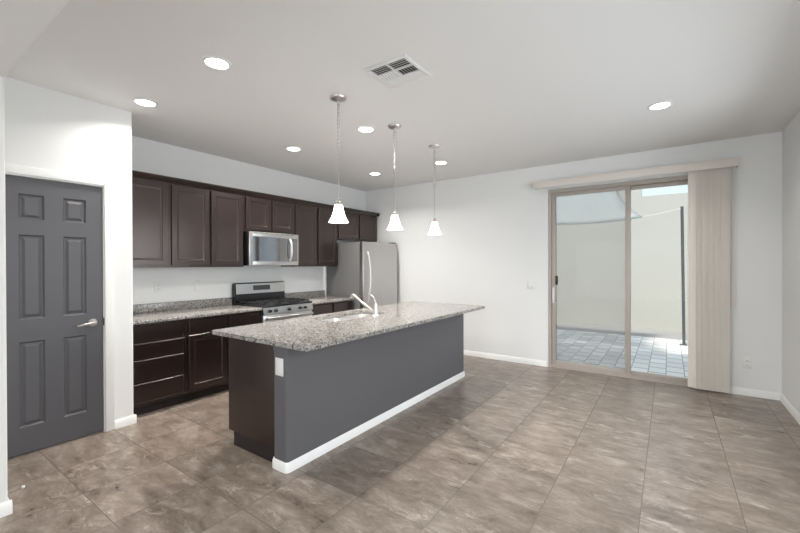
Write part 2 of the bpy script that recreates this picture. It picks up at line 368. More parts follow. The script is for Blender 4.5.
def base_prof(h, th): return [(0, 0), (th, 0), (th, h*0.72), (th*0.45, h*0.92), (th*0.3, h), (0, h)]
def bboard(name, label, runs, h=0.075, th=0.014):
    mb = MB()
    for (ax, fixed, sgn, a0, a1) in runs:
        p = [(fixed + sgn*q[0], q[1]) for q in base_prof(h, th)]
        mb.prism(p, ax, a0, a1)          # ax 'x': profile in (y,z); ax 'y': profile in (x,z)
    return struct(mb.build(name, TRIM), label, 'baseboard')
bboard('baseboard_back', 'white baseboard along back wall from fridge to patio door', [('x', YB, -1, -3.70, -1.36)])
bboard('baseboard_back_corner', 'short white baseboard on back wall right of the blinds', [('x', YB, -1, 0.51, XR)])
bboard('baseboard_right', 'white baseboard along the right wall', [('y', XR, -1, YR, YB-0.014)])
bboard('baseboard_pantry', 'short white baseboard piece between grey door and cabinets', [('y', XP, 1, 1.288, YP+0.014), ('x', YP, 1, -3.948, XP)])
bboard('baseboard_hall', 'white baseboard at the far left wall end', [('y', JX, 1, YR, JY+0.014), ('x', JY, 1, -3.86, JX)])

# ------------------------------------------------------------------ pantry door
D1 = thing('door_1', (XP-0.03, 0.908, 0), 'closed charcoal grey six panel door at left', 'door', kind='structure')
def mdoor(a, b, d): return (XP-0.014+d, a, b)
lf = MB(); ya, yb_ = 0.600, 1.216; zt = 2.046
cols = ((ya, 0.709), (0.852, 0.961), (1.107, yb_))
for a, b in cols: lf.box(XP-0.049, XP-0.014, a, b, 0.012, zt)
rails = ((0.012, 0.205), (0.832, 0.998), (1.622, 1.735), (1.922, zt))
for a, b in ((0.709, 0.852), (0.961, 1.107)):
    for z0, z1 in rails: lf.box(XP-0.049, XP-0.014, a, b, z0, z1)
    for z0, z1 in ((0.205, 0.832), (0.998, 1.622), (1.735, 1.922)):
        lf.plate(mdoor, a, b, z0, z1, [(0, -0.03), (0, 0), (0.010, -0.011), (0.018, -0.011), (0.036, -0.003)])
lf.build('leaf', DOORP, D1, smooth=15)
hd = MB()
hd.lathe([(0.031, 0), (0.032, 0.006), (0.026, 0.012), (0.012, 0.016), (0.011, 0.045), (0.0, 0.046)], (XP-0.014, 1.147, 0.924), 24, axis='x')
hd.tube([(XP+0.028, 1.147, 0.924), (XP+0.032, 1.125, 0.925), (XP+0.033, 1.09, 0.922), (XP+0.030, 1.055, 0.914), (XP+0.024, 1.035, 0.912)], [0.0095, 0.0095, 0.0085, 0.0075, 0.006], 12)
hdl = hd.build('door_handle', NICK, D1); hdl['label'] = 'brushed nickel lever handle'
MB().box(XP-0.012, XP+0.004, 1.217, 1.2215, 0.895, 0.955).build('latch_plate', SLOT, D1)
cs = MB()
def casing_rect(y0, y1, z0, z1): cs.box(XP, XP+0.016, y0, y1, z0, z1, 0.005)
casing_rect(1.224, 1.288, 0, 2.122); casing_rect(0.528, 0.594, 0, 2.122); casing_rect(0.596, 1.222, 2.058, 2.122)
cs.box(XP-0.10, XP, 1.2175, 1.2225, 0, 2.056).box(XP-0.10, XP, 0.5935, 0.5985, 0, 2.056).box(XP-0.10, XP, 0.5985, 1.2175, 2.049, 2.056)
struct(cs.build('trim_1', TRIM), 'white casing around the charcoal grey panel door', 'door casing')
ds = thing('door_stop', (-3.19, JY+0.014, 0.06), 'small spring door stop near floor at far left wall end', 'door stop')
sp = MB(); sp.lathe([(0.013, 0), (0.013, 0.004), (0.006, 0.006), (0.006, 0.008)], (-3.19, JY+0.014, 0.060), 14, axis='y')
sp.tube([(-3.19 + 0.0055*math.cos(k*0.9), JY+0.020+k*0.00085, 0.060 + 0.0055*math.sin(k*0.9)) for k in range(72)], 0.0016, 6)
sp.build('spring', NICK, ds)
MB().lathe([(0.0, 0), (0.008, 0.001), (0.008, 0.012), (0.005, 0.015), (0, 0.016)], (-3.19, JY+0.081, 0.060), 14, axis='y').build('tip', PLATE, ds)

# ------------------------------------------------------------------ sliding patio door
D2 = thing('door_2', (-0.42, YB+0.08, 0), 'taupe framed sliding glass patio door in back wall', 'patio door', kind='structure')
f0, f1 = -1.343, 0.493
fr = MB()
fr.box(f0, f0+0.034, YB+0.015, YB+0.13, 0.0, 2.402).box(f1-0.034, f1, YB+0.015, YB+0.13, 0.0, 2.402)
fr.box(f0+0.034, f1-0.034, YB+0.015, YB+0.13, 2.355, 2.402).box(f0+0.034, f1-0.034, YB+0.022, YB+0.13, 0.0, 0.028)
fr.box(f0+0.034, f1-0.034, YB+0.022, YB+0.030, 0.028, 0.040)
fr.build('door_frame', ALU, D2)
def sash(name, x0, x1, ly0, ly1, z0, z1, sl, sr, rb, rt):
    s = MB()
    s.box(x0, x0+sl, ly0, ly1, z0, z1, 0.003).box(x1-sr, x1, ly0, ly1, z0, z1, 0.003)
    s.box(x0+sl, x1-sr, ly0, ly1, z0, z0+rb, 0.003).box(x0+sl, x1-sr, ly0, ly1, z1-rt, z1, 0.003)
    o = s.build(name, ALU, D2)
    ym = (ly0+ly1)/2
    MB().box(x0+sl-.006, x1-sr+.006, ym-.003, ym+.003, z0+rb-.006, z1-rt+.006).build('pane', GLASS, o)
    return o
sl = sash('sliding_panel', f0+0.036, -0.384, YB+0.032, YB+0.062, 0.030, 2.353, 0.055, 0.057, 0.065, 0.045)
sash('fixed_panel', -0.44, f1-0.036, YB+0.070, YB+0.100, 0.030, 2.353, 0.055, 0.05, 0.05, 0.045)
sc = MB()
sc.box(f0+0.036, f0+0.066, YB+0.106, YB+0.118, 0.03, 2.353).box(-0.43, -0.40, YB+0.106, YB+0.118, 0.03, 2.353)
sc.box(f0+0.066, -0.43, YB+0.106, YB+0.118, 0.03, 0.06).box(f0+0.066, -0.43, YB+0.106, YB+0.118, 2.323, 2.353)
so = sc.build('screen_frame', ALU, D2)
MB().box(f0+0.064, -0.428, YB+0.1115, YB+0.1125, 0.055, 2.33).build('screen_mesh', MESHS, so)
hb = MB()
hb.tube([(-1.283, YB+0.032, 1.055), (-1.283, YB-0.005, 1.05), (-1.279, YB-0.016, 1.00), (-1.279, YB-0.016, 0.95), (-1.283, YB-0.005, 0.90), (-1.283, YB+0.032, 0.895)], 0.008, 10)
hb.box(-1.297, -1.269, YB+0.026, YB+0.032, 0.87, 1.08, 0.003)
h1 = hb.build('pull_handle', VENTM, D2); h1['label'] = 'white pull handle'
lk = MB().box(-1.254, -1.226, YB+0.012, YB+0.040, 1.12, 1.24, 0.006).box(-1.245, -1.230, YB-0.010, YB+0.014, 1.16, 1.225, 0.005)
lk = lk.build('latch', BLACK, D2); lk['label'] = 'black latch'

# ------------------------------------------------------------------ vertical blinds
VB = thing('vertical_blind', (0.35, YB-0.06, 0.0), 'beige vertical blind drawn open and stacked right of patio door', 'blind')
v = MB()
v.box(-1.511, 0.600, YB-0.115, YB-0.103, 2.418, 2.512, 0.003).box(-1.511, -1.499, YB-0.103, YB-0.001, 2.418, 2.512, 0.003).box(0.588, 0.600, YB-0.103, YB-0.001, 2.418, 2.512, 0.003)
v.box(-1.499, 0.588, YB-0.103, YB-0.001, 2.500, 2.512)
v.build('valance', VAL, VB)
MB().box(-1.48, 0.57, YB-0.082, YB-0.045, 2.452, 2.492, 0.004).build('head_rail', PLATE, VB)
sm = MB()
ring = []
W2 = 0.0445
prof = [(-W2 + 2*W2*k/8, 0.006*(1-((k-4)/4)**2)) for k in range(9)]
outl = prof + [(x, y-0.0014) for x, y in prof[::-1]]
bl = VB
first = None
NS = 14
for k in range(NS):
    x = 0.212 + k*(0.5-0.212)/(NS-1)
    ang = math.radians(36 + random.uniform(-9, 9))
    if first is None:
        sm.prism(outl, 'z', 0.016, 2.446)
        first = sm.build('slat', SLAT, VB); 
        for vv in first.data.vertices: pass
        first.data.transform(Matrix.Translation(Vector(VB.location)))   # slat profile was drawn about the origin
        o = first
    else:
        o = first.copy(); C.objects.link(o); o.parent = VB
    o.location = (x-VB.location.x, (YB-0.062)-VB.location.y + (0.002 if k % 2 else 0), 0); o.rotation_euler = (0, 0, -ang)
cw = MB().tube([(0.556, YB-0.055, 2.45), (0.556, YB-0.055, 1.02)], 0.0035, 8).tube([(0.570, YB-0.055, 2.45), (0.570, YB-0.055, 1.02)], 0.0035, 8)
cw.build('cord', SLAT, VB)
MB().box(0.548, 0.578, YB-0.066, YB-0.044, 0.945, 1.02, 0.005).build('cord_weight', VAL, VB)

# ------------------------------------------------------------------ cabinets
def mx_(x): return lambda a, b, d: (x+d, a, b)
def front(name, par, x, y0, y1, z0, z1, kind='door'):
    t = 0.019
    if kind == 'door':
        rings = [(0, -t), (0, -0.003), (0.003, 0), (0.052, 0), (0.058, -0.006), (0.064, -0.0065), (0.072, -0.010)]
    else:
        rings = [(0, -t), (0, -0.005), (0.007, 0)]
    return MB().plate(mx_(x), y0, y1, z0, z1, rings).build(name, WOOD, par, smooth=20)
def upper(label, y0, y1, z0, doors, zt=2.24):
    t = thing('wall_cabinet', (XK+0.17, (y0+y1)/2, z0), label, 'cabinet', 'dark wall cabinets above the kitchen run')
    MB().box(XK+0.001, -4.280, y0, y1, z0, 2.290, 0.0015, 1).build('body', WOOD, t)
    for a, b in doors: front('door', t, -4.260, a, b, z0+0.022, zt)
    return t
upper('tall dark wall cabinet nearest the grey panel door', 1.440, 2.3515, 1.372, ((1.480, 1.898), (1.937, 2.341)))
upper('narrow dark wall cabinet just left of the microwave', 2.3525, 2.7755, 1.372, ((2.363, 2.754),))
upper('short dark two door wall cabinet directly above the microwave', 2.7765, 3.551, 1.814, ((2.798, 3.151), (3.186, 3.536)))
upper('tall dark wall cabinet between microwave and refrigerator', 3.552, 4.3935, 1.372, ((3.567, 3.961), (3.993, 4.370)))
upper('short dark wall cabinet over the refrigerator', 4.3945, 5.405, 1.808, ((4.417, 4.888), (4.927, 5.390)))
cr = MB()
p = [(-4.279, 2.255), (-4.264, 2.255), (-4.258, 2.265), (-4.247, 2.277), (-4.238, 2.295), (-4.230, 2.299), (-4.230, 2.310), (-4.279, 2.310)]
cr.prism(p, 'y', 1.440, 5.4055)
p2 = [(5.4055, 2.255), (5.410, 2.255), (5.413, 2.265), (5.420, 2.277), (5.426, 2.295), (5.431, 2.299), (5.431, 2.310), (5.4055, 2.310)]
cr.prism(p2, 'x', XK+0.004, -4.230)
cr.box(XK+0.004, -4.279, 1.44, 5.4055, 2.2905, 2.310)
tag(cr.build('crown_moulding', WOOD), 'dark stepped moulding running along the top of wall cabinets', 'moulding')

def basecab(label, y0, y1, fronts, toe=True):
    t = thing('base_cabinet', (XK+0.3, (y0+y1)/2, 0), label, 'cabinet', 'dark base cabinets along the kitchen wall')
    MB().box(XK+0.001, -3.970, y0, y1, 0.102, 0.860, 0.0015, 1).build('body', WOOD, t)
    MB().box(XK+0.001, -4.040, y0, y1, 0.0, 0.101).build('toe_kick', DARK, t)
    for kind, a, b, z0, z1 in fronts: front(kind, t, -3.950, a, b, z0, z1, kind)
    return t
basecab('dark base cabinet with stack of four drawers beside pantry wall', 1.440, 1.926,
        [('drawer', 1.462, 1.902, z0, z1) for z0, z1 in ((0.132, 0.310), (0.317, 0.524), (0.531, 0.678), (0.688, 0.842))])
basecab('dark base cabinet with one drawer over one door', 1.927, 2.374, [('drawer', 1.955, 2.356, 0.700, 0.842), ('door', 1.955, 2.356, 0.132, 0.686)])
basecab('dark base cabinet just left of the gas range', 2.375, 2.783, [('drawer', 2.392, 2.765, 0.700, 0.842), ('door', 2.392, 2.765, 0.132, 0.686)])
basecab('dark base cabinet between gas range and refrigerator', 3.560, 4.395,
        [('drawer', 3.585, 3.965, 0.700, 0.842), ('drawer', 3.995, 4.372, 0.700, 0.842), ('door', 3.585, 3.965, 0.132, 0.686), ('door', 3.995, 4.372, 0.132, 0.686)])
def counter(label, y0, y1):
    t = thing('countertop', (XK+0.32, (y0+y1)/2, 0.861), label, 'countertop')
    MB().box(XK+0.001, -3.922, y0, y1, 0.861, 0.892, 0.004).build('slab', GRAN, t)
    MB().box(XK+0.001, XK+0.021, y0, y1, 0.8925, 0.985, 0.003).build('backsplash', GRAN, t)
counter('speckled granite counter on the dark cabinets left of range', 1.440, 2.783)
counter('speckled granite counter between range and refrigerator', 3.560, 4.398)

# ------------------------------------------------------------------ range
RG = thing('gas_range', (-4.22, 3.171, 0), 'stainless gas range with black cooktop between dark cabinets', 'range')
y0, y1 = 2.790, 3.552
MB().box(XK+0.012, -3.960, y0, y1, 0.02, 0.888, 0.003).build('body', BLACK, RG)
ct = MB().box(XK+0.09, -3.914, y0, y1, 0.889, 0.912, 0.006); ct = ct.build('cooktop', BLACK, RG)
bgd = MB().prism([(XK+0.012, 0.889), (XK+0.085, 0.889), (XK+0.085, 1.020), (XK+0.075, 1.150), (XK+0.060, 1.158), (XK+0.012, 1.158)], 'y', y0, y1).build('backguard', BLACK, RG)
sp = MB().prism([(XK+0.086, 1.022), (XK+0.090, 1.024), (XK+0.080, 1.150), (XK+0.066, 1.164), (XK+0.030, 1.164), (XK+0.030, 1.1595), (XK+0.062, 1.1595), (XK+0.0765, 1.150)], 'y', y0+0.012, y1-0.003)
sp = sp.build('backguard_panel', STEEL, bgd)
MB().prism([(XK+0.0880, 1.062), (XK+0.0902, 1.062), (XK+0.0857, 1.126), (XK+0.0835, 1.126)], 'y', 3.045, 3.305).build('display', DISP, RG)
MB().prism([(-3.959, 0.800), (-3.903, 0.800), (-3.913, 0.886), (-3.959, 0.886)], 'y', y0, y1).build('control_panel', STEEL, RG)
for ky in (2.875, 2.962, 3.160, 3.330, 3.420):
    MB().lathe([(0.020, 0), (0.020, 0.008), (0.016, 0.012), (0.0145, 0.032), (0.0, 0.034)], (-3.910, ky, 0.843), 20, axis='x').build('knob', BLACK, RG)
ov = MB().box(-3.959, -3.915, y0+0.004, y1-0.004, 0.21, 0.794, 0.004).build('oven_door', STEEL, RG)
MB().box(-3.9145, -3.911, y0+0.12, y1-0.12, 0.34, 0.66, 0.001).build('oven_window', BGLASS, ov)
hn = MB().tube([(-3.873, y0+0.03, 0.757), (-3.873, y1-0.03, 0.757)], 0.0155, 14)
for yy in (y0+0.06, y1-0.06): hn.tube([(-3.916, yy, 0.757), (-3.873, yy, 0.757)], 0.009, 10)
hn.build('oven_handle', STEEL, ov)
MB().box(-3.959, -3.917, y0+0.004, y1-0.004, 0.03, 0.204, 0.004).build('storage_drawer', STEEL, RG)
for k in range(3):
    ga = y0+0.03 + k*(0.702/3); gb = ga + 0.702/3 - 0.008
    g = MB(); zt = 0.936; xa, xb = XK+0.125, -3.940
    for xx in (xa, xb-0.012): g.box(xx, xx+0.012, ga, gb, zt-0.014, zt)
    for yy in (ga, gb-0.012, (ga+gb)/2-0.006): g.box(xa, xb, yy, yy+0.012, zt-0.012, zt+0.001)
    for xx in (xa+0.14, (xa+xb)/2, xb-0.15): g.box(xx, xx+0.010, ga, gb, zt-0.012, zt+0.0005)
    for xx in (xa, xb-0.012):
        for yy in (ga, gb-0.012): g.box(xx, xx+0.012, yy, yy+0.012, 0.9125, zt-0.010)
    g.build('grate', IRON, RG)
for bx_, by_, rr_ in ((-4.29, 2.93, .042), (-4.29, 3.41, .034), (-4.07, 2.93, .046), (-4.07, 3.41, .042), (-4.18, 3.171, .05)):
    MB().lathe([(rr_+0.01, 0), (rr_+0.01, 0.004), (rr_, 0.006), (rr_, 0.012), (rr_-0.01, 0.014), (0, 0.014)], (bx_, by_, 0.9122), 20).build('burner', IRON, RG)

# ------------------------------------------------------------------ microwave
MW = thing('microwave', (-4.38, 3.166, 1.385), 'stainless microwave mounted over the gas range', 'microwave')
y0, y1, z0, z1 = 2.787, 3.546, 1.388, 1.808
MB().box(XK+0.002, -4.215, y0, y1, z0, z1, 0.003).build('body', BLACK, MW)
dr = MB(); xf = -4.182
def mmw(a, b, d): return (xf+d, a, b)
dr.box(-4.214, xf, y0, 2.838, z0, z1, 0.003).box(-4.214, xf, 3.405, 3.425, z0+0.055, z1-0.062, 0).box(-4.214, xf, 2.838, y1, z0, z0+0.055, 0.003).box(-4.214, xf, 2.838, y1, z1-0.062, z1, 0.003).box(-4.214, xf, y1-0.014, y1, z0+.05, z1-.055, .002)
dr = dr.build('door', STEEL, MW)
MB().box(-4.213, xf-0.003, 2.836, 3.407, z0+0.053, z1-0.060).build('door_glass', BGLASS, dr)
MB().box(-4.213, xf-0.002, 3.424, y1-0.012, z0+0.053, z1-0.060).build('control_panel', BGLASS, MW)
MB().tube([(xf-0.002, 3.392, 1.735), (xf+0.028, 3.394, 1.722), (xf+0.042, 3.396, 1.66), (xf+0.045, 3.396, 1.60), (xf+0.042, 3.396, 1.54), (xf+0.028, 3.394, 1.475), (xf-0.002, 3.392, 1.462)], 0.0115, 12).build('handle', STEELS, dr)
vb = MB()
for k in range(8): vb.box(-4.20, xf+0.0006, 2.85+k*0.08, 2.91+k*0.08, z1-0.018, z1-0.012)
vb.build('vent_slots', SLOT, MW)

# ------------------------------------------------------------------ refrigerator
RF = thing('refrigerator', (-4.18, 4.885, 0), 'tall stainless refrigerator with grey side in kitchen corner', 'refrigerator')
y0, y1 = 4.440, 5.330
MB().box(XK+0.02, -3.852, y0, y1, 0.03, 1.742, 0.004).build('body', FSIDE, RF)
d_ = MB().box(-3.842, -3.780, y0+0.002, y1-0.002, 0.660, 1.748, 0.010, 3).build('door', STEEL, RF)
z_ = MB().box(-3.842, -3.780, y0+0.002, y1-0.002, 0.070, 0.652, 0.010, 3).build('freezer_drawer', STEEL, RF)
MB().box(-3.8525, -3.8415, y0+0.012, y1-0.012, 0.07, 1.735).build('gasket', SLOT, RF)
hp = [(-3.781, 4.535, 1.590)] + [(-3.781+0.062*math.sin(PI*(0.06+0.88*k/14))**0.6, 4.535+0.012*math.sin(PI*k/14), 1.585-0.76*k/14) for k in range(15)] + [(-3.781, 4.535, 0.820)]
MB().tube(hp, 0.012, 12).build('handle', STEELS, d_)
hz = MB().tube([(-3.781, 4.56, 0.59), (-3.735, 4.57, 0.592), (-3.728, 4.88, 0.592), (-3.735, 5.2, 0.592), (-3.781, 5.21, 0.59)], 0.012, 12).build('handle', STEELS, z_)
MB().box(-3.90, -3.80, 5.235, 5.325, 1.749, 1.766, 0.005).build('hinge_cover', SLOT, RF)
MB().box(-3.85, -3.80, y0+0.02, y1-0.02, 0.0, 0.066).build('base_grille', SLOT, RF)

# ------------------------------------------------------------------ island
IS = thing('kitchen_island', (-2.43, 3.03, 0), 'long island with slate grey half wall and dark cabinets', 'island')
pw = rrect(-2.240, -2.096, 1.672, 4.398, 0.022)
MB().prism(pw, 'z', 0, 0.859).build('half_wall', GREY, IS)
cab = MB().box(-2.838, -2.2405, 1.706, 1.725, 0.104, 0.859, 0.0015, 1).box(-2.838, -2.2405, 4.361, 4.38, 0.104, 0.859, 0.0015, 1)
cab.box(-2.838, -2.818, 1.725, 4.361, 0.104, 0.859).box(-2.252, -2.2405, 1.725, 4.361, 0.104, 0.859).box(-2.818, -2.252, 1.725, 4.361, 0.104, 0.122)
cab.build('cabinet_body', WOOD, IS)
MB().box(-2.768, -2.2405, 1.706, 4.38, 0.0, 0.1035).build('toe_kick', DARK, IS)
def mi(a, b, d): return (-2.801-0.019-d-0.0, a, b)
ys = [1.73, 2.17, 2.45, 2.85, 3.26, 3.86, 4.355]
for a, b in zip(ys, ys[1:]):
    if a == 3.26: continue
    MB().plate(lambda p, q, d: (-2.859-d, p, q), a+.012, b-.012, 0.132, 0.842, [(0, -0.019), (0, -0.003), (0.003, 0), (0.052, 0), (0.058, -0.006), (0.072, -0.010)]).build('door', WOOD, IS, smooth=20)
dw = MB().box(-2.860, -2.840, 3.272, 3.848, 0.12, 0.84, 0.003).build('dishwasher_front', STEEL, IS)
# white base around the half wall
bb = MB(); off = 0.013
outer = rrect(-2.240-0.012, -2.096+off, 1.672-off, 4.398+off, 0.03)
outer2 = rrect(-2.240-0.008, -2.096+off*0.4, 1.672-off*0.4, 4.398+off*0.4, 0.025)
bb.loft([[(x, y, 0) for x, y in outer], [(x, y, 0.048) for x, y in outer], [(x, y, 0.066) for x, y in outer2]])
ob = bb.build('baseboard', TRIM, IS); ob['label'] = 'white baseboard'
MB().box(-2.262, -2.240, 1.690, 1.7055, 0.800, 0.858, 0.004).build('bracket', GREY, IS)
IC = thing('countertop', (-2.36, 3.03, 0.860), 'large speckled granite counter on the grey island', 'countertop')
hole = rrect(-2.765, -2.425, 2.47, 3.23, 0.05)
bm = bmesh.new()
out = rrect(-2.908, -1.832, 1.608, 4.438, 0.012, 3)
def loopz(pts, z):
    vs = [bm.verts.new((x, y, z)) for x, y in pts]; es = [bm.edges.new((vs[i], vs[(i+1) % len(vs)])) for i in range(len(vs))]
    return vs, es
to, te = loopz(out, 0.890); ti, tie = loopz(hole, 0.890); bo, be = loopz(out, 0.860); bi, bie = loopz(hole, 0.860)
bmesh.ops.triangle_fill(bm, edges=te+tie, use_beauty=True); bmesh.ops.triangle_fill(bm, edges=be+bie, use_beauty=True)
for A, B in ((to, bo), (ti, bi)):
    for i in range(len(A)): bm.faces.new((A[i], A[(i+1) % len(A)], B[(i+1) % len(A)], B[i]))
m_ = MB(); m_.bm.free(); m_.bm = bm; m_.build('slab', GRAN, IC, smooth=30)
SK = thing('sink', (-2.595, 2.85, 0.66), 'stainless double bowl sink set into the island counter', 'sink')
for a, b, zb in ((2.478, 2.838, 0.68), (2.862, 3.222, 0.70)):
    s = MB(); R = []
    for ins, z, r in ((-0.010, 0.8585, 0.05), (0.0, 0.8585, 0.05), (0.004, 0.84, 0.05), (0.012, zb+0.03, 0.05), (0.03, zb+0.005, 0.05), (0.06, zb, 0.04)):
        R.append([(x, y, z) for x, y in rrect(-2.757+ins, -2.433-ins, a+ins, b-ins, r)])
    for ins, z, r in ((0.058, zb-0.004, 0.04), (0.026, zb+0.002, 0.05), (0.008, zb+0.03, 0.05), (0.0, 0.84, 0.05), (-0.004, 0.8565, 0.05), (-0.010, 0.8565, 0.05)):
        pass
    s.loft(R, False, True)
    bo_ = s.build('bowl', STEELS, SK)
    MB().lathe([(0.042, 0), (0.042, 0.003), (0.03, 0.004), (0.0, 0.002)], (-2.595, (a+b)/2, zb+0.0005), 20).build('drain', CHROME, bo_)
MB().box(-2.757, -2.433, 2.838, 2.862, 0.80, 0.850, 0.008).build('divider', STEELS, SK)
FA = thing('faucet', (-2.362, 2.962, 0.8905), 'brushed metal kitchen faucet standing behind the island sink', 'faucet')
fx, fy = -2.362, 2.962
MB().lathe([(0.030, 0), (0.030, 0.006), (0.022, 0.012), (0.0205, 0.02), (0.0205, 0.105), (0.018, 0.122), (0.014, 0.130), (0, 0.132)], (fx, fy, 0.8905), 24).build('body', CHROME, FA)
MB().tube([(fx-0.010, fy, 0.925), (fx-0.06, fy, 0.952), (fx-0.16, fy, 1.006), (fx-0.215, fy, 1.040), (fx-0.265, fy, 1.070), (fx-0.292, fy, 1.082), (fx-0.312, fy, 1.078), (fx-0.322, fy, 1.064)],
          [0.0135, 0.0125, 0.0115, 0.0125, 0.0165, 0.018, 0.0175, 0.015], 16).build('spout', CHROME, FA)
MB().tube([(fx, fy, 1.015), (fx-0.008, fy, 1.045), (fx-0.028, fy, 1.072), (fx-0.058, fy, 1.094), (fx-0.090, fy, 1.107)], [0.013, 0.010, 0.008, 0.0075, 0.006], 12).build('lever', CHROME, FA)

# ------------------------------------------------------------------ pendants
def make_pendant(x, y, label):
    t = thing('pendant_lamp', (x, y, ZC), label, 'pendant lamp', 'pendant lamps over the island')
    MB().lathe([(0.066, -0.0005), (0.066, -0.006), (0.058, -0.018), (0.030, -0.026), (0.010, -0.030), (0, -0.031)], (x, y, ZC), 32).build('canopy', NICK, t)
    ch = MB(); z = ZC-0.030; k = 0
    while z > 2.31:
        R_, r_ = 0.0120, 0.0033; L_ = 0.016
        ring = []
        for i in range(12):
            a = 2*PI*i/12; px = R_*math.cos(a); pz = R_*math.sin(a) + (L_/2 if math.sin(a) > 0 else -L_/2)
            ring.append(Vector((x+(px if k % 2 else 0), y+(0 if k % 2 else px), z-0.018+pz)))
        rings = []
        for i, p in enumerate(ring):
            d = (ring[(i+1) % 12]-ring[i-1]).normalized(); nrm = Vector((0, 1, 0)) if k % 2 else Vector((1, 0, 0)); b = d.cross(nrm)
            rings.append([p + nrm*r_*math.cos(2*PI*j/6) + b*r_*math.sin(2*PI*j/6) for j in range(6)])
        ch.loft(rings+[rings[0]], False, False)
        z -= 0.0305; k += 1
    ch.build('chain', NICK, t)
    MB().tube([(x+0.004, y+0.003, ZC-0.03), (x+0.006, y, 2.55), (x-0.004, y+0.003, 2.42), (x, y, 2.31)], 0.0022, 6).build('cord', PLATE, t)
    MB().tube([(x, y, 2.325), (x, y, 1.90)], 0.0042, 10).build('rod', NICK, t)
    MB().lathe([(0.006, 0.052), (0.013, 0.048), (0.014, 0.030), (0.024, 0.022), (0.027, 0.0), (0.02, -0.003)], (x, y, 1.875), 24).build('socket_cap', NICK, t)
    pf = [(0.030, 1.876), (0.033, 1.868), (0.037, 1.845), (0.044, 1.815), (0.054, 1.785), (0.067, 1.757), (0.077, 1.741), (0.080, 1.736)]
    pf2 = [(r-0.003, z) for r, z in pf[::-1]]
    sh = MB(); R = []
    for r, z in pf + pf2: R.append([(x+r*math.cos(2*PI*k/36), y+r*math.sin(2*PI*k/36), z) for k in range(36)])
    sh.loft(R + [R[0]], False, False); sh.build('shade', SHADE, t)
    MB().lathe([(0.0, 1.80), (0.018, 1.803), (0.026, 1.82), (0.024, 1.84), (0.015, 1.86), (0.013, 1.87)], (x, y, 0), 16).build('bulb', LENS, t)
    return t
PX = -2.177
p0 = make_pendant(PX, 2.257, 'pendant lamp with white bell shade, nearest one over island')
dup(p0, (PX-0.004, 3.038, ZC), 'pendant lamp with white bell shade, middle one over island')
dup(p0, (PX-0.004, 3.812, ZC), 'pendant lamp with white bell shade, farthest one over island by back wall')
for y in (2.257, 3.038, 3.812): light('pendant_bulb', 'POINT', (PX, y, 1.775), 12 if y < 3.5 else 5, (1.0, 0.95, 0.88), shadow_soft_size=0.02)

# ------------------------------------------------------------------ recessed lights
def can(x, y, label):
    t = thing('recessed_light', (x, y, ZC), label, 'ceiling light', 'round recessed ceiling lights')
    R = []
    for r, z in ((0.092, -0.0005), (0.092, -0.004), (0.084, -0.008), (0.072, -0.007), (0.070, -0.0005)):
        R.append([(x+r*math.cos(2*PI*k/40), y+r*math.sin(2*PI*k/40), ZC+z) for k in range(40)])
    MB().loft(R+[R[0]], False, False).build('trim_ring', TRIM, t)
    MB().lathe([(0.0695, -0.0005), (0.0695, -0.004), (0.04, -0.0065), (0, -0.007)], (x, y, ZC), 40).build('lens', LENS, t)
    return t
cans = [(-2.466, 1.41, 'recessed ceiling light, the biggest one at upper left of the pendants'), (-3.545, 1.41, 'recessed ceiling light close to the wall above the grey door'),
        (-3.565, 2.955, 'recessed ceiling light near the wall above the microwave'), (-2.466, 2.945, 'recessed ceiling light between nearest and middle pendant'),
        (-3.560, 4.455, 'recessed ceiling light above the refrigerator'), (-2.464, 4.475, 'recessed ceiling light beside the farthest pendant'),
        (-0.063, 3.948, 'recessed ceiling light alone in front of the patio door'), (-0.063, 1.41, 'added recessed ceiling light just outside the view, above the camera side of the dining floor'),
        (-1.3, -0.9, 'added recessed ceiling light in the low ceiling behind the camera, nearer one'), (-1.3, -2.6, 'added recessed ceiling light in the low ceiling behind the camera, farther one')]  # last three lights are added out of view to brighten the room
c0 = None
for x, y, lb in cans:
    if c0 is None: c0 = can(x, y, lb)
    else: dup(c0, (x, y, ZC if y > JY else ZS), lb)
    light('recessed_lamp', 'AREA', (x, y, (ZC if y > JY else ZS)-0.012), (7 if y < 0 else (8 if y > 2 else 4) if x > -1 else 3.5 if y > 4 else 8) if x > -3 else (8 if y < 2 else 32 if y < 4 else 12), (1.0, 0.955, 0.90), shape='DISK', size=0.13, spread=math.radians(140))

# ------------------------------------------------------------------ ceiling vent
VT = thing('ceiling_vent', (-1.548, 2.205, ZC), 'square white louvred air vent in the ceiling', 'vent')
vx0, vx1, vy0, vy1 = -1.722, -1.378, 2.036, 2.380
fr = MB()
zt, zb = ZC-0.0005, ZC-0.010
b_ = 0.030
fr.box(vx0, vx1, vy0, vy0+b_, zb, zt, 0.003).box(vx0, vx1, vy1-b_, vy1, zb, zt, 0.003).box(vx0, vx0+b_, vy0+b_, vy1-b_, zb, zt, 0.003).box(vx1-b_, vx1, vy0+b_, vy1-b_, zb, zt, 0.003)
ix0, ix1, iy0, iy1 = vx0+b_, vx1-b_, vy0+b_, vy1-b_
xm = (ix0+ix1)/2; r1, r2 = iy0+0.098, iy0+0.190
fr.box(ix0, ix1, r1-0.005, r1+0.005, zb, zt).box(ix0, ix1, r2-0.005, r2+0.005, zb, zt).box(xm-0.006, xm+0.006, iy0, r2, zb, zt)
fr.build('frame', VENTM, VT)
MB().box(ix0, ix1, iy0, iy1, ZC-0.0016, ZC-0.0004).build('duct_opening', SLOT, VT)
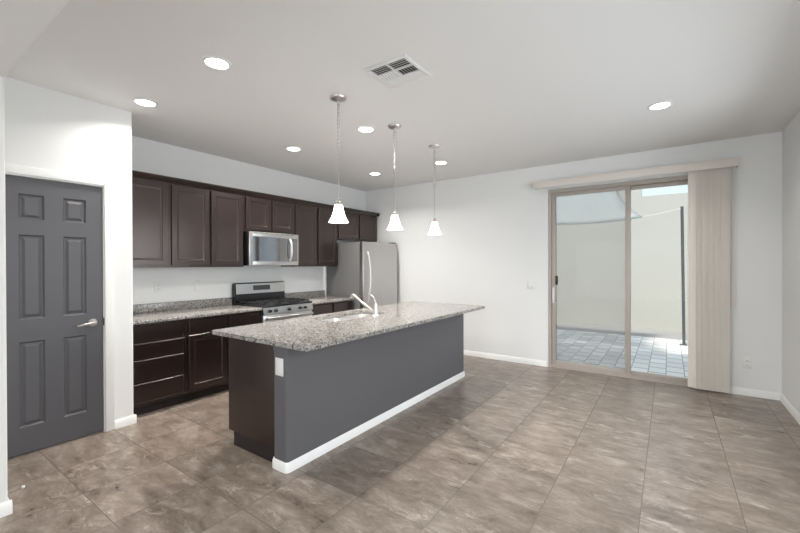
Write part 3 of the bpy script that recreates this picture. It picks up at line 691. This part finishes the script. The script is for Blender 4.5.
def louvre(x0, x1, y0, y1, axis, tilt, n):
    """n blades across; axis = direction the blades run"""
    m = MB(); c, s = math.cos(tilt), math.sin(tilt)
    for i in range(n):
        q = (i+0.5)/n; wv = 0.0075; zc = ZC-0.0065
        if axis == 'x':
            cc = y0+(y1-y0)*q; P = [(cc-wv*c, zc-abs(wv)*s*0.55), (cc+wv*c, zc+wv*s*0.55), (cc+wv*c, zc+wv*s*0.55-0.001), (cc-wv*c, zc-wv*s*0.55-0.001)]
            m.prism(P, 'x', x0, x1)
        else:
            cc = x0+(x1-x0)*q; P = [(cc-wv*c, zc-wv*s*0.55), (cc+wv*c, zc+wv*s*0.55), (cc+wv*c, zc+wv*s*0.55-0.001), (cc-wv*c, zc-wv*s*0.55-0.001)]
            m.prism(P, 'y', y0, y1)
    m.build('louvre', VENTM, VT)
g = 0.006
louvre(ix0+g/2, xm-g, iy0+g/2, r1-g, 'x', 0.62, 4); louvre(xm+g, ix1-g/2, iy0+g/2, r1-g, 'x', 0.62, 4)
louvre(ix0+g/2, xm-g, r1+g, r2-g, 'y', 0.6, 6); louvre(xm+g, ix1-g/2, r1+g, r2-g, 'y', -0.85, 6)
louvre(ix0+g/2, ix1-g/2, r2+g, iy1-g/2, 'x', -0.45, 6)

# ------------------------------------------------------------------ outlets and switches
def outlet(name, m, a, b, label, cat, kind, w2=0.036, h2=0.059, group=None, loc=None):
    t = thing(name, m(a, b-h2, 0), label, cat, group)
    MB().plate(m, a-w2, a+w2, b-h2, b+h2, [(0, 0.0005), (0, 0.003), (0.004, 0.006)]).build('plate', PLATE, t)
    if kind == 'outlet':
        for s in (-1, 1):
            o = MB().plate(m, a-0.017, a+0.017, b+s*0.021-0.014, b+s*0.021+0.014, [(0, 0.006), (0, 0.0075), (0.002, 0.0085)]).build('socket', PLATE, t)
            q = MB(); z = b+s*0.021
            q.plate(m, a-0.0075, a-0.0050, z-0.004, z+0.006, [(0, 0.0083), (0, 0.0089)]).plate(m, a+0.0050, a+0.0075, z-0.004, z+0.006, [(0, 0.0083), (0, 0.0089)]).plate(m, a-0.002, a+0.002, z-0.010, z-0.006, [(0, 0.0083), (0, 0.0089)])
            q.build('slots', SLOT, o)
    elif kind == 'switch2':
        for s in (-1, 1): MB().plate(m, a+s*0.023-0.0165, a+s*0.023+0.0165, b-0.033, b+0.033, [(0, 0.006), (0, 0.008), (0.003, 0.010)]).build('rocker', TRIM, t)
    elif kind == 'switch':
        MB().plate(m, a-0.0165, a+0.0165, b-0.033, b+0.033, [(0, 0.006), (0, 0.008), (0.003, 0.010)]).build('rocker', TRIM, t)
    return t
mk = lambda a, b, d: (XK+d, a, b)
mbk = lambda a, b, d: (a, YB-d, b)
mis = lambda a, b, d: (a, 1.672-d, b)
outlet('wall_outlet', mk, 1.931, 1.157, 'white wall outlet above granite counter, nearest the pantry wall', 'outlet', 'outlet')
outlet('wall_switch', mk, 2.357, 1.155, 'white rocker switch above granite counter, left of the range', 'switch', 'switch')
outlet('light_switch', mbk, -1.572, 1.108, 'white double light switch on back wall left of patio door', 'switch', 'switch2', 0.058)
outlet('wall_outlet', mbk, 0.680, 0.348, 'white wall outlet low on back wall right of the blinds', 'outlet', 'outlet', 0.038, 0.060)
outlet('cover_plate', mis, -2.168, 0.703, 'white cover plate on the end of the grey island', 'cover plate', 'blank', 0.041, 0.060)

# ------------------------------------------------------------------ patio
struct(MB().box(-7, 5, YB+0.15, 9.05, -0.20, -0.05).build('patio_floor', PAVE), 'grey paver patio seen through the glass door', 'patio')
struct(MB().box(-7, 5, 9.05, 10.12, -0.20, -0.055).build('gravel_border', GRAVEL), 'grey gravel strip along the foot of the patio wall', 'gravel strip')
wl = MB().box(-7, -0.50, 10.12, 10.34, -0.2, 4.1).box(-0.50, 5, 10.12, 10.34, -0.2, 2.90)
struct(wl.build('wall_patio', STUCCO), 'cream stucco wall at the far side of the patio', 'wall')
struct(MB().box(-7, XK-T, YB+0.0, YB+0.15, -0.2, 3.0).box(XR+T, 5, YB, YB+0.15, -0.2, 3.0).build('wall_outside', EXT), 'outer house wall beside the patio', 'wall')
PO = thing('shade_pole', (0.222, 8.52, -0.05), 'thin dark steel pole standing on the patio pavers', 'pole')
MB().tube([(0.222, 8.52, -0.049), (0.190, 8.52, 2.42)], 0.024, 14).build('pole', POLE, PO)
MB().lathe([(0.07, 0), (0.07, 0.008), (0.03, 0.010)], (0.222, 8.52, -0.0495), 20).build('foot', POLE, PO)
SA = thing('shade_sail', (-1.6, 7.0, 2.2), 'grey fabric shade sail with curved edge hanging over patio', 'shade sail')
Tt, Lf, Ah, Bh = Vector((-0.385, 8.0, 2.225)), Vector((-3.7, 8.0, 2.50)), Vector((-4.2, 5.66, 2.93)), Vector((-0.42, 5.66, 2.93))
def bez(p, c, q, t): return p*(1-t)**2 + c*2*t*(1-t) + q*t*t
cT = Vector((-1.75, 7.95, 2.02))             # far edge sags between the two low corners
cR = Vector((-0.93, 7.0, 2.54)); cL = Vector((-3.5, 6.9, 2.8)); cH = Vector((-2.3, 5.75, 2.92))
n = 16; gpts = []
for i in range(n+1):
    u = i/n; row = []
    for j in range(n+1):
        vv = j/n   # v=0 far edge (Lf->Tt), v=1 house edge (Ah->Bh)
        f_ = bez(Lf, cT, Tt, u); h_ = bez(Ah, cH, Bh, u); l_ = bez(Lf, cL, Ah, vv); r_ = bez(Tt, cR, Bh, vv)
        bil = Lf*(1-u)*(1-vv) + Tt*u*(1-vv) + Ah*(1-u)*vv + Bh*u*vv
        row.append(f_*(1-vv) + h_*vv + l_*(1-u) + r_*u - bil)
    gpts.append(row)
sm_ = MB(); V = [[sm_.bm.verts.new(p) for p in row] for row in gpts]
for i in range(n):
    for j in range(n): sm_.bm.faces.new((V[i][j], V[i+1][j], V[i+1][j+1], V[i][j+1]))
so = sm_.build('canopy', SAILM, SA); md = so.modifiers.new('thickness', 'SOLIDIFY'); md.thickness = 0.003
hm = MB().tube([bez(Lf, cT, Tt, k/24) for k in range(25)], 0.012, 8).tube([bez(Tt, cR, Bh, k/24) for k in range(25)], 0.012, 8)
hm.build('hem', SAILM, SA)
MB().tube([Tt, Vector((-0.1, 8.25, 2.30)), Vector((0.165, 8.47, 2.38))], 0.006, 8).build('rope', ROPE, SA)
